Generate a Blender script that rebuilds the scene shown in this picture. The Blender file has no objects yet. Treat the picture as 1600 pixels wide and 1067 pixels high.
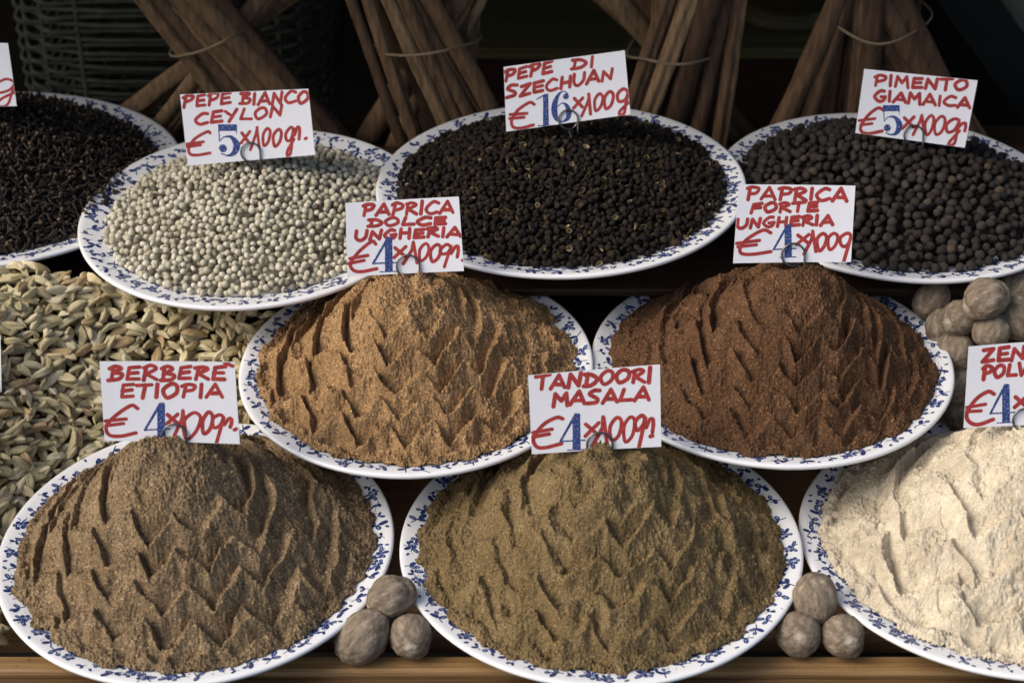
import bpy, math, random
import numpy as np
from mathutils import Matrix, Vector

random.seed(7); RNG = np.random.default_rng(11)
S = bpy.context.scene
COL = S.collection
PI = math.pi

# ------------------------------------------------------------------ camera
FPX, PITCH, CAMZ = 2680.0, math.radians(34), 0.654
cam_d = bpy.data.cameras.new('camera'); cam = bpy.data.objects.new('camera', cam_d); COL.objects.link(cam)
cam.location = (0, 0, CAMZ); cam.rotation_euler = (PI/2 - PITCH, 0, 0)
cam_d.sensor_width = 36; cam_d.lens = 36*FPX/1600; cam_d.clip_start = 0.02; cam_d.clip_end = 60
cam_d.dof.use_dof = True; cam_d.dof.focus_distance = 1.0; cam_d.dof.aperture_fstop = 11.0
S.camera = cam

# ------------------------------------------------------------------ light
SUN_EL, SUN_AZ = math.radians(45), math.radians(252)      # azimuth clockwise from +Y; the sun stands left of and behind the viewer
w = bpy.data.worlds.new('World'); S.world = w; w.use_nodes = True
nt = w.node_tree; nt.nodes.clear()
sky = nt.nodes.new('ShaderNodeTexSky'); sky.sky_type = 'NISHITA'; sky.sun_disc = False
sky.sun_elevation = SUN_EL; sky.sun_rotation = SUN_AZ; sky.dust_density = 4.0; sky.air_density = 1.0
bg = nt.nodes.new('ShaderNodeBackground'); bg.inputs['Strength'].default_value = 0.15
out = nt.nodes.new('ShaderNodeOutputWorld')
nt.links.new(sky.outputs[0], bg.inputs[0]); nt.links.new(bg.outputs[0], out.inputs[0])
sd = bpy.data.lights.new('sun', 'SUN'); sd.energy = 1.9; sd.angle = math.radians(36); sd.color = (1.0, .95, .87)
sun = bpy.data.objects.new('sun', sd); COL.objects.link(sun)
sdir = Vector((math.sin(SUN_AZ)*math.cos(SUN_EL), math.cos(SUN_AZ)*math.cos(SUN_EL), math.sin(SUN_EL)))
sun.rotation_euler = sdir.to_track_quat('Z', 'Y').to_euler()
sun.location = (-1, -1, 2)
S.view_settings.view_transform = 'Standard'; S.view_settings.look = 'None'
S.view_settings.exposure = 0.1; S.view_settings.gamma = 1.0
S.view_settings.use_curve_mapping = False

# ------------------------------------------------------------------ helpers
_f = np.array([0, math.cos(PITCH), -math.sin(PITCH)]); _u = np.array([0, math.sin(PITCH), math.cos(PITCH)])
CAM = np.array([0, 0, CAMZ])
def ray(px, py):
    return _f + np.array([1, 0, 0])*(px-800)/FPX - _u*(py-533.5)/FPX
def at_z(px, py, z):
    d = ray(px, py); return CAM + d*(z-CAMZ)/d[2]
def at_y(px, py, y):
    d = ray(px, py); return CAM + d*y/d[1]

def tag(o, label=None, cat=None, group=None, kind=None):
    if label: o['label'] = label
    if cat: o['category'] = cat
    if group: o['group'] = group
    if kind: o['kind'] = kind
    return o

def empty(name, loc, rot=None):
    o = bpy.data.objects.new(name, None); COL.objects.link(o); o.location = loc
    o.empty_display_size = .02
    if rot is not None: o.rotation_euler = rot
    return o

def mesh_data(name, V, faces, mats, midx=None, smooth=True, attr=None):
    """V (n,3) array; faces list of int arrays (k,m) sharing one m each, or a python list of tuples."""
    me = bpy.data.meshes.new(name)
    V = np.asarray(V, dtype=np.float32)
    if isinstance(faces, np.ndarray): faces = [faces]
    if faces and isinstance(faces[0], np.ndarray):
        loops = np.concatenate([f.ravel() for f in faces]).astype(np.int32)
        tot = np.concatenate([np.full(len(f), f.shape[1], np.int32) for f in faces])
    else:
        loops = np.array([i for f in faces for i in f], np.int32); tot = np.array([len(f) for f in faces], np.int32)
    start = np.concatenate([[0], np.cumsum(tot)[:-1]]).astype(np.int32)
    me.vertices.add(len(V)); me.vertices.foreach_set('co', V.ravel())
    me.loops.add(len(loops)); me.loops.foreach_set('vertex_index', loops)
    me.polygons.add(len(tot)); me.polygons.foreach_set('loop_start', start); me.polygons.foreach_set('loop_total', tot)
    if midx is not None: me.polygons.foreach_set('material_index', np.asarray(midx, np.int32))
    me.polygons.foreach_set('use_smooth', np.full(len(tot), bool(smooth)))
    if attr is not None:
        a = me.attributes.new('tint', 'FLOAT', 'POINT'); a.data.foreach_set('value', np.asarray(attr, np.float32))
    for m in (mats if isinstance(mats, (list, tuple)) else [mats]): me.materials.append(m)
    me.update(calc_edges=True); me.validate()
    return me

def obj(name, me, parent=None, loc=None, mat=None):
    o = bpy.data.objects.new(name, me); COL.objects.link(o)
    if parent: o.parent = parent
    if mat is not None: o.matrix_world = mat
    elif loc is not None: o.location = loc
    return o

class MB:                                  # small mesh collector
    def __init__(s): s.v = []; s.f = []; s.m = []
    def add(s, V, F, m=0):
        b = len(s.v); s.v += [tuple(p) for p in V]
        s.f += [tuple(i+b for i in q) for q in F]; s.m += [m]*len(F)
    def box(s, lo, hi, m=0, bev=0.0):
        x0, y0, z0 = lo; x1, y1, z1 = hi; b = bev
        if b <= 0:
            V = [(x0,y0,z0),(x1,y0,z0),(x1,y1,z0),(x0,y1,z0),(x0,y0,z1),(x1,y0,z1),(x1,y1,z1),(x0,y1,z1)]
            F = [(0,3,2,1),(4,5,6,7),(0,1,5,4),(1,2,6,5),(2,3,7,6),(3,0,4,7)]
        else:                              # prism along x with chamfered long edges
            P = [(y0+b,z0),(y1-b,z0),(y1,z0+b),(y1,z1-b),(y1-b,z1),(y0+b,z1),(y0+.3*b,z1-.3*b),(y0,z1-b),(y0,z0+b)]
            n = len(P); V = [(x0,)+p for p in P]+[(x1,)+p for p in P]
            F = [(i,(i+1)%n,(i+1)%n+n,i+n)[::-1] for i in range(n)] + [tuple(range(n)), tuple(range(2*n-1, n-1, -1))]
        s.add(V, F, m)
    def tube(s, P, R, k=10, m=0, caps=True, closed=False):
        V, F = tube_np(P, R, k, caps, closed); s.add(V, F, m)
    def build(s, name, mats, parent=None, loc=(0,0,0), smooth=True, mat=None):
        V = np.array(s.v)
        if mat is None: V = V - np.array(loc)
        me = mesh_data(name, V, s.f, mats, s.m, smooth)
        return obj(name, me, parent, loc, mat)

def frames(P):
    P = np.asarray(P, float); T = np.gradient(P, axis=0); T /= np.linalg.norm(T, axis=1)[:, None]
    n = np.cross(T[0], [0.31, .93, .2]); n /= np.linalg.norm(n); N = [n]
    for t in T[1:]:
        n = N[-1] - t*np.dot(N[-1], t); N.append(n/np.linalg.norm(n))
    N = np.array(N); return T, N, np.cross(T, N)

def tube_np(P, R, k=10, caps=True, closed=False, prof=None):
    P = np.asarray(P, float); n = len(P); T, N, B = frames(P)
    if closed:
        T = np.roll(P, -1, 0)-np.roll(P, 1, 0); T /= np.linalg.norm(T, axis=1)[:, None]
    R = np.broadcast_to(np.asarray(R, float), (n,))
    a = np.linspace(0, 2*PI, k, endpoint=False)
    if prof is None: prof = np.stack([np.cos(a), np.sin(a)], 1)
    V = (P[:, None] + R[:, None, None]*(prof[None, :, 0, None]*N[:, None] + prof[None, :, 1, None]*B[:, None])).reshape(-1, 3)
    k = len(prof); F = []
    for i in range(n if closed else n-1):
        j = (i+1) % n
        for q in range(k):
            F.append((i*k+q, i*k+(q+1)%k, j*k+(q+1)%k, j*k+q))
    if caps and not closed:
        F.append(tuple(range(k))[::-1]); F.append(tuple((n-1)*k+q for q in range(k)))
    return V, F

def catmull(P, n=8, closed=False):
    P = np.asarray(P, float)
    if len(P) < 3 and not closed: return P
    Q = np.concatenate([P[-1:], P, P[:2]]) if closed else np.concatenate([2*P[:1]-P[1:2], P, 2*P[-1:]-P[-2:-1]])
    o = []
    for i in range(len(Q)-3):
        p0, p1, p2, p3 = Q[i:i+4]
        for t in np.linspace(0, 1, n, endpoint=False):
            o.append(.5*(2*p1+(p2-p0)*t+(2*p0-5*p1+4*p2-p3)*t*t+(3*p1-p0-3*p2+p3)*t**3))
    o.append(Q[-2]); return np.array(o)

def noise2(shape, lo, hi, seed, slope=1.0, cell=1.0):
    """Band-limited random field, wavelengths lo..hi in the units of cell, unit variance."""
    r = np.random.default_rng(seed); n, m = shape
    F = np.fft.rfft2(r.standard_normal(shape))
    fy = np.fft.fftfreq(n, cell)[:, None]; fx = np.fft.rfftfreq(m, cell)[None]
    k = np.hypot(fx, fy) + 1e-9
    H = np.where((k > 1/hi) & (k < 1/lo), k**(-slope), 0)
    g = np.fft.irfft2(F*H, s=shape); return g/(g.std()+1e-12)

_ico = {}
def ico(sub):
    if sub not in _ico:
        import bmesh
        bm = bmesh.new(); bmesh.ops.create_icosphere(bm, subdivisions=sub, radius=1)
        V = np.array([v.co[:] for v in bm.verts]); F = np.array([[v.index for v in f.verts] for f in bm.faces]); bm.free()
        _ico[sub] = (V, F)
    return _ico[sub]

def sphere_noise(V, seed, n=10, freq=3.0):
    r = np.random.default_rng(seed); d = r.standard_normal((n, 3))*freq; p = r.uniform(0, 6.28, n)
    return np.sin(V@d.T + p).mean(1)*math.sqrt(2*n)

def rand_rot(n, rng):
    q = rng.standard_normal((n, 4)); q /= np.linalg.norm(q, axis=1)[:, None]
    w_, x, y, z = q.T
    return np.stack([1-2*(y*y+z*z), 2*(x*y-z*w_), 2*(x*z+y*w_), 2*(x*y+z*w_), 1-2*(x*x+z*z), 2*(y*z-x*w_),
                     2*(x*z-y*w_), 2*(y*z+x*w_), 1-2*(x*x+y*y)], 1).reshape(n, 3, 3)

def scatter_mesh(variants, which, pos, rot, scale, tint):
    """variants: list of (V,F(k,3) array,midx). Returns merged V, F, midx, tint."""
    VV, FF, MM, TT = [], [], [], []; b = 0
    for i in range(len(pos)):
        V, F, M = variants[which[i]]
        VV.append((V*scale[i])@rot[i].T + pos[i]); FF.append(F+b); MM.append(M); TT.append(np.full(len(V), tint[i])); b += len(V)
    return np.concatenate(VV), np.concatenate(FF), np.concatenate(MM), np.concatenate(TT)

def deposit(tries, bounds, floor, top, r, rng, jitter=.3, gap=.97):
    """Rain balls of radius r on a floor; each comes to rest on what lies under it, unless it would rise above top."""
    x0, x1, y0, y1 = bounds; d = 2*r*gap; cell = d; G = {}; out_ = []
    X = rng.uniform(x0, x1, tries); Y = rng.uniform(y0, y1, tries)
    Z0 = floor(X, Y)+r; ZT = top(X, Y)+rng.uniform(-jitter, jitter, tries)*r
    for x, y, z0, zt in zip(X, Y, Z0, ZT):
        if not (z0 <= zt+r): continue
        ci, cj = int(x//cell), int(y//cell); z = z0
        for a in (-1, 0, 1):
            for b in (-1, 0, 1):
                for (px, py, pz) in G.get((ci+a, cj+b), ()):
                    h = d*d-(px-x)**2-(py-y)**2
                    if h > 0: z = max(z, pz+math.sqrt(h))
        if z > zt: continue
        G.setdefault((ci, cj), []).append((x, y, z)); out_.append((x, y, z))
    return np.array(out_)

# ------------------------------------------------------------------ materials
def mat_new(name):
    m = bpy.data.materials.new(name); m.use_nodes = True; t = m.node_tree; t.nodes.clear()
    o = t.nodes.new('ShaderNodeOutputMaterial'); p = t.nodes.new('ShaderNodeBsdfPrincipled')
    t.links.new(p.outputs[0], o.inputs[0]); return m, t, p
def N(t, kind, **kw):
    n = t.nodes.new(kind)
    for k, v in kw.items():
        if k in n.inputs: n.inputs[k].default_value = v
        else: setattr(n, k, v)
    return n
def ramp(t, src, stops):
    r = t.nodes.new('ShaderNodeValToRGB'); e = r.color_ramp.elements
    while len(e) < len(stops): e.new(.5)
    for el, (p, c) in zip(e, stops): el.position = p; el.color = (*c, 1)
    t.links.new(src, r.inputs[0]); return r.outputs[0]
def coords(t, scale=(1,1,1), space='Object'):
    c = N(t, 'ShaderNodeTexCoord'); mp = N(t, 'ShaderNodeMapping'); mp.inputs['Scale'].default_value = scale
    t.links.new(c.outputs[space], mp.inputs[0]); return mp.outputs[0]
def noise(t, vec, scale, detail=3, rough=.55):
    n = N(t, 'ShaderNodeTexNoise', Scale=scale, Detail=detail, Roughness=rough); t.links.new(vec, n.inputs['Vector']); return n.outputs['Fac']
def bump(t, p, h, strength, dist):
    b = N(t, 'ShaderNodeBump', Strength=strength, Distance=dist); t.links.new(h, b.inputs['Height']); t.links.new(b.outputs[0], p.inputs['Normal'])
def sc(c, k): return tuple(min(1, v*k) for v in c)
def mixc(t, a, b, fac, mode='MULTIPLY'):
    m = N(t, 'ShaderNodeMix', data_type='RGBA', blend_type=mode)
    if isinstance(fac, float): m.inputs[0].default_value = fac
    else: t.links.new(fac, m.inputs[0])
    for s_, i in ((a, 6), (b, 7)):
        if isinstance(s_, tuple): m.inputs[i].default_value = (*s_, 1)
        else: t.links.new(s_, m.inputs[i])
    return m.outputs[2]

def powder_mat(name, c, lo=.55, hi=1.6, grain=1500, warm=(1, 1, 1)):
    m, t, p = mat_new(name); v = coords(t)
    vo = N(t, 'ShaderNodeTexVoronoi', Scale=grain); t.links.new(v, vo.inputs['Vector'])
    sep = N(t, 'ShaderNodeSeparateColor'); t.links.new(vo.outputs['Color'], sep.inputs[0])
    col = ramp(t, sep.outputs[0], [(0, sc(c, lo)), (.35, sc(c, .9)), (.8, sc(c, 1.1)), (.93, sc(c, 1.25)), (1, sc(tuple(a*b for a, b in zip(c, warm)), hi))])  # random grain tones; the lightest cells also paint in the grains' sparkle
    n2 = noise(t, v, 45, 4); col2 = mixc(t, col, ramp(t, n2, [(.3, (.76, .73, .70)), (.7, (1.12, 1.12, 1.12))]), 1.0)
    col2 = mixc(t, col2, ramp(t, noise(t, v, 240, 3), [(.3, (.82, .80, .78)), (.65, (1.06, 1.06, 1.06))]), .8)
    t.links.new(col2, p.inputs['Base Color']); p.inputs['Roughness'].default_value = .95
    p.inputs['Specular IOR Level'].default_value = .15
    bump(t, p, noise(t, v, grain*.55, 3, .7), .75, .0007); return m

def simple_mat(name, c, rough=.6, spec=.5, var=.15, scale=60, metal=0.0, bmp=0.0, bscale=400, coat=0.0):
    m, t, p = mat_new(name); v = coords(t); n = noise(t, v, scale, 4)
    t.links.new(ramp(t, n, [(.3, sc(c, 1-var)), (.7, sc(c, 1+var))]), p.inputs['Base Color'])
    p.inputs['Roughness'].default_value = rough; p.inputs['Specular IOR Level'].default_value = spec
    p.inputs['Metallic'].default_value = metal; p.inputs['Coat Weight'].default_value = coat
    if bmp: bump(t, p, noise(t, v, bscale, 3), bmp, .0005)
    return m

def item_mat(name, stops, rough=.8, bscale=900, bmp=.4, spec=.3, mott=.2, mscale=500):
    """many small items: the per-item 'tint' attribute picks a natural colour."""
    m, t, p = mat_new(name); a = N(t, 'ShaderNodeAttribute', attribute_name='tint'); v = coords(t)
    c = ramp(t, a.outputs['Fac'], stops); n = noise(t, v, mscale, 4)
    c = mixc(t, c, ramp(t, n, [(.3, (1-mott,)*3), (.7, (1+mott*.6,)*3)]), 1.0)
    t.links.new(c, p.inputs['Base Color']); p.inputs['Roughness'].default_value = rough; p.inputs['Specular IOR Level'].default_value = spec
    if bmp: bump(t, p, noise(t, v, bscale, 3), bmp, .0004)
    return m

def wood_mat(name, dark, light, rough=.45, gs=1.0, spec=.4):
    m, t, p = mat_new(name); v = coords(t, (3*gs, 55*gs, 55*gs)); n = noise(t, v, 3, 6, .6)
    v2 = coords(t, (6*gs, 400*gs, 400*gs)); n2 = noise(t, v2, 2, 3)
    c = ramp(t, n, [(.25, dark), (.5, tuple((a+b)/2 for a, b in zip(dark, light))), (.75, light)])
    c = mixc(t, c, ramp(t, n2, [(.35, (.72, .7, .68)), (.6, (1.06,)*3)]), 1.0)
    v3 = coords(t); c = mixc(t, c, ramp(t, noise(t, v3, 260, 2), [(.27, (.35, .3, .25)), (.31, (1, 1, 1))]), .5)
    t.links.new(c, p.inputs['Base Color']); p.inputs['Roughness'].default_value = rough; p.inputs['Specular IOR Level'].default_value = spec
    bump(t, p, n2, .25, .0006); return m

M_GLAZE = simple_mat('white_glaze', (.79, .79, .785), .18, .5, .03, 25)
M_BLUE = simple_mat('blue_transfer_print', (.028, .046, .15), .2, .5, .55, 900)
M_PALEBLUE = simple_mat('pale_blue_wash', (.20, .26, .44), .2, .5, .35, 900)
M_PAPER = simple_mat('white_card', (.75, .75, .785), .7, .25, .015, 40, bmp=.05, bscale=900)
M_RED = simple_mat('red_marker', (.35, .040, .036), .55, .3, .28, 260)
M_INK = simple_mat('blue_stamp_ink', (.028, .055, .20), .6, .3, .5, 700)
M_WIRE = simple_mat('steel_wire', (.17, .16, .15), .3, .5, .2, 300, metal=1.0)
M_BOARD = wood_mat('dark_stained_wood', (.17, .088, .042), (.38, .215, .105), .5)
M_DARKB = wood_mat('shade_darkened_wood', (.022, .011, .006), (.055, .028, .013), .55)  # darker copy of the stand's wood, shade between the rows painted in
M_LIP = wood_mat('varnished_pine', (.20, .112, .042), (.34, .21, .092), .42)
M_LIPF = wood_mat('brown_varnished_wood', (.07, .035, .014), (.16, .085, .035), .45)
M_BLACK = simple_mat('unlit_interior_black', (.008, .007, .006), .95, .1, .3, 30)  # black colour stands in for the shade of the unlit shop interior
M_OLIVE = wood_mat('olive_painted_wood', (.11, .10, .036), (.16, .145, .058), .7, .5)
M_REDWOOD = wood_mat('dark_red_wood', (.03, .012, .007), (.06, .026, .014), .6)
M_CINN = item_mat('cinnamon_bark', [(0, (.055, .031, .019)), (.35, (.105, .060, .034)), (.7, (.19, .113, .059)), (1, (.33, .21, .11))], .8, 220, .6, .25, .5, 60)
for n_ in M_CINN.node_tree.nodes:          # bark streaks run along the standing sticks
    if n_.type == 'MAPPING': n_.inputs['Scale'].default_value = (4.5, 4.5, .8)
M_STRING = simple_mat('jute_string', (.22, .165, .10), .9, .2, .2, 900)
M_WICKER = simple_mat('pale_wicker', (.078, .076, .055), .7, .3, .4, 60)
M_WPEP = item_mat('white_pepper', [(0, (.10, .085, .06)), (.04, (.25, .22, .16)), (.12, (.44, .395, .285)), (.6, (.56, .51, .385)), (1, (.66, .61, .48))], .8, 900, .45)
M_ALLSP = item_mat('allspice_berry', [(0, (.020, .017, .015)), (.6, (.038, .031, .027)), (.95, (.046, .039, .033)), (1, (.075, .056, .04))], .9, 700, .5, .15)
M_SZH = item_mat('szechuan_husk', [(0, (.008, .006, .005)), (.7, (.017, .013, .010)), (.95, (.032, .022, .013)), (1, (.06, .038, .02))], .85, 800, .5, .2)
M_SZIN = item_mat('husk_lining', [(0, (.05, .035, .018)), (.5, (.12, .085, .04)), (1, (.36, .28, .15))], .6, 800, .3)
M_CLOVE = item_mat('clove', [(0, (.012, .009, .008)), (.6, (.024, .017, .013)), (1, (.048, .033, .024))], .75, 700, .5, .3)
M_CLOVEHEAD = item_mat('clove_bud', [(0, (.018, .013, .010)), (.6, (.045, .030, .019)), (1, (.16, .105, .058))], .7, 700, .4)
M_CARD = item_mat('cardamom_pod', [(0, (.34, .25, .12)), (.12, (.50, .41, .22)), (.5, (.63, .53, .31)), (1, (.75, .65, .43))], .7, 500, .35, .3, .22, 160)
M_CARD2 = []
for i_, c_ in enumerate([(.66, .55, .32), (.78, .68, .45), (.52, .45, .25), (.53, .38, .20), (.62, .55, .34)]):
    m_, t_, p_ = mat_new('cardamom_husk'); v_ = coords(t_)
    c0 = ramp(t_, noise(t_, coords(t_, (.16, 1, 1)), 650, 5, .65), [(.3, sc(c_, .74)), (.48, c_), (.7, sc(c_, 1.12))]); t_.links.new(c0, p_.inputs['Base Color'])
    p_.inputs['Roughness'].default_value = .7; p_.inputs['Specular IOR Level'].default_value = .3
    bump(t_, p_, noise(t_, coords(t_, (.14, 1, 1)), 750, 4, .7), .8, .0008); M_CARD2.append(m_)

def nutmeg_mat():
    m, t, p = mat_new('nutmeg_shell'); v = coords(t, (1, 1, .35)); n = noise(t, v, 260, 5, .65)
    c = ramp(t, n, [(.3, (.12, .088, .06)), (.5, (.225, .175, .122)), (.68, (.38, .31, .23))])
    # the pale natural scar at one pole of the seed
    co = N(t, 'ShaderNodeTexCoord'); ln = N(t, 'ShaderNodeVectorMath', operation='DISTANCE'); ln.inputs[1].default_value = (0, 0, -.0135)
    t.links.new(co.outputs['Object'], ln.inputs[0])
    mr = N(t, 'ShaderNodeMapRange'); mr.inputs['From Min'].default_value = .0018; mr.inputs['From Max'].default_value = .0042
    mr.inputs['To Min'].default_value = 1; mr.inputs['To Max'].default_value = 0
    t.links.new(ln.outputs['Value'], mr.inputs['Value'])
    c = mixc(t, c, (.50, .43, .33), mr.outputs[0], 'MIX')
    t.links.new(c, p.inputs['Base Color']); p.inputs['Roughness'].default_value = .75; p.inputs['Specular IOR Level'].default_value = .3
    bump(t, p, noise(t, coords(t, (1, 1, .3)), 620, 5, .75), .9, .0011); return m
M_NUT = nutmeg_mat()

# ------------------------------------------------------------------ setting: stepped wooden stand, back of the window
def board(name, lo, hi, m, parent, bev=.0015):
    b = MB(); b.box(lo, hi, 0, bev); c = ((lo[0]+hi[0])/2, (lo[1]+hi[1])/2, lo[2])
    return b.build(name, m, parent, c, smooth=False)
stand = empty('display_stand', (0, 0, 0))
tag(stand, 'stepped brown wooden display stand carrying the spice plates, with a pale front strip', 'display stand')
board('front_strip', (-.75, .6565, -.03), (.75, .670, -.0002), [M_LIP], stand, .0022)
board('front_rail', (-.75, .628, -.075), (.75, .6558, -.0028), [M_LIPF], stand, .002)
board('bottom_shelf', (-.75, .688, -.018), (.75, .965, -.0004), [M_BOARD], stand)
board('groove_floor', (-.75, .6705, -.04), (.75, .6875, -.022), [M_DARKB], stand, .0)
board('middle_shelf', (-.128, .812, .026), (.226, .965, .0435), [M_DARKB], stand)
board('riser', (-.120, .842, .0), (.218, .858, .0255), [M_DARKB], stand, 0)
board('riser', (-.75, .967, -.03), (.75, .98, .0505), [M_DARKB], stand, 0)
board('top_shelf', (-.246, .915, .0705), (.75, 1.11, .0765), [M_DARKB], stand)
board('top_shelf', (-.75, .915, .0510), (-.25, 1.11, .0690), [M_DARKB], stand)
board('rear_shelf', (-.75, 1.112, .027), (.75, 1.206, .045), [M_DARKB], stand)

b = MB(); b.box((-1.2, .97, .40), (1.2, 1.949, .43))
o = b.build('added_shade_board', [M_BLACK], None, (0, 1.5, .40), False); tag(o, kind='structure')   # unseen board added overhead to keep sky light off the back
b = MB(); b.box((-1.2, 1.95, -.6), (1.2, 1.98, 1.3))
tag(b.build('back_wall', [M_BLACK], None, (0, 1.95, -.6), False), 'back of the shop window behind the spices, its shade painted black', 'wall')
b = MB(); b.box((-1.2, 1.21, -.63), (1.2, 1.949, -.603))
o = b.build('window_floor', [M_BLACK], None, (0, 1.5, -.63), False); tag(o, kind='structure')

# rear crate between the cinnamon bundles
crate = empty('wooden_crate', tuple(at_y(1000, 180, 1.36)*[1, 1, 0] + [0, 0, -.6]))
tag(crate, 'dark wooden chest behind the cinnamon bundles with an olive top', 'chest')
x0, x1 = at_y(738, 75, 1.35)[0], at_y(1330, 75, 1.35)[0]
def part_box(name, lo, hi, m, parent, bev=0):
    mb = MB(); mb.box(lo, hi, 0, bev); lc = Vector(((lo[0]+hi[0])/2, (lo[1]+hi[1])/2, lo[2]))
    me = mesh_data(name, np.array(mb.v)-np.array(lc), mb.f, m, None, False)
    return obj(name, me, parent, lc-parent.location)
part_box('front_panel', (x0, 1.35, -.60), (x1, 1.372, .036), [M_REDWOOD], crate)
part_box('top_board', (x0-.004, 1.343, .0365), (x1+.004, 1.62, .047), [M_OLIVE], crate, .001)
part_box('back_panel', (x0, 1.621, -.6), (x1, 1.64, .30), [M_OLIVE], crate)

# ------------------------------------------------------------------ plates
PROF = np.array([(0, .0040), (.50, .0040), (.60, .0052), (.66, .0088), (.72, .0128), (.78, .0155), (.88, .0189), (.96, .0214), (.985, .0220), (.997, .0216)])
UNDER = np.array([(1.0, .0205), (.995, .0192), (.96, .0172), (.80, .0112), (.66, .0055), (.58, .0022), (.56, 0), (.53, 0), (.52, .0018), (0, .0018)])
def plate_z(rr): return np.interp(rr, PROF[:, 0], PROF[:, 1])
PLATES = {}
def sprig(kind, rng):
    """flat sprigs in mm: list of (polygon points, level, material)"""
    P = []
    def leaf(x, y, a, L, W, fill=True):
        s = np.linspace(0, PI, 7); u = (1-np.cos(s))/2; wv = np.sin(s)**.8*W/2
        up = np.stack([u*L, wv], 1); dn = np.stack([u*L, -wv], 1)[::-1]
        R = np.array([[math.cos(a), -math.sin(a)], [math.sin(a), math.cos(a)]])
        o_ = np.concatenate([up, dn[1:-1]])@R.T+[x, y]; P.append((o_, 1, 0))
        if not fill:
            i_ = np.concatenate([up*[.62, .42]+[L*.2, W*.03], (dn*[.62, .25]+[L*.2, W*.02])[1:-1]])@R.T+[x, y]; P.append((i_, 2, 1))
    def stem(pts, wd=.42):
        Q = catmull(pts, 4); T = np.gradient(Q, axis=0); T /= np.linalg.norm(T, axis=1)[:, None]; Nn = np.stack([-T[:, 1], T[:, 0]], 1)*wd/2
        for i in range(len(Q)-1): P.append((np.array([Q[i]+Nn[i], Q[i+1]+Nn[i+1], Q[i+1]-Nn[i+1], Q[i]-Nn[i]]), 0, 0))
    j = lambda s=.25: rng.normal(0, s)
    if kind == 0:      # three leaves
        stem([(-3.0, -1.5+j()), (-1, -.3), (.6, .2)])
        leaf(.4, .2, .1+j(), 3.2, 1.75, rng.random() < .5); leaf(-.4, 0, 1.35+j(), 2.7, 1.6, rng.random() < .5); leaf(-.8, -.3, -1.3+j(), 2.7, 1.6, rng.random() < .5)
    elif kind == 1:    # rose with leaves
        for q in range(5): leaf(1.0+.55*math.cos(q*1.257), .3+.55*math.sin(q*1.257), q*1.257+j(.15), 1.45, 1.45, q % 2 == 0)
        s = np.linspace(0, 2*PI, 8, endpoint=False); P.append((np.stack([1.0+.42*np.cos(s), .3+.42*np.sin(s)], 1), 3, 1))
        leaf(-.7, .2, 2.6+j(), 2.9, 1.5, False); leaf(-.5, -.4, -2.3+j(), 2.6, 1.4); stem([(-2.6, -.6), (-1, 0), (.6, .2)])
        leaf(.3, -1.0, -1.5+j(), 2.2, 1.3, False)
    elif kind == 2:    # two leaves and a bud
        stem([(-2.4, .9+j()), (-.5, .2), (2.0, -.2)]); leaf(-.3, .2, 1.0+j(), 2.7, 1.6, False); leaf(-.1, .1, -1.1+j(), 3.0, 1.6); leaf(1.6, -.2, -.1+j(), 1.8, 1.5, False)
    elif kind == 3:    # small spray
        stem([(-1.8, -.6), (0, 0), (1.7, .9)], .26); leaf(0, 0, .9+j(), 2.0, 1.1); leaf(-.4, -.2, -.7+j(), 2.0, 1.1)
    else:              # lone leaf
        leaf(-.8, 0, j(), 1.7, 1.0, rng.random() < .5)
    return P

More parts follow.
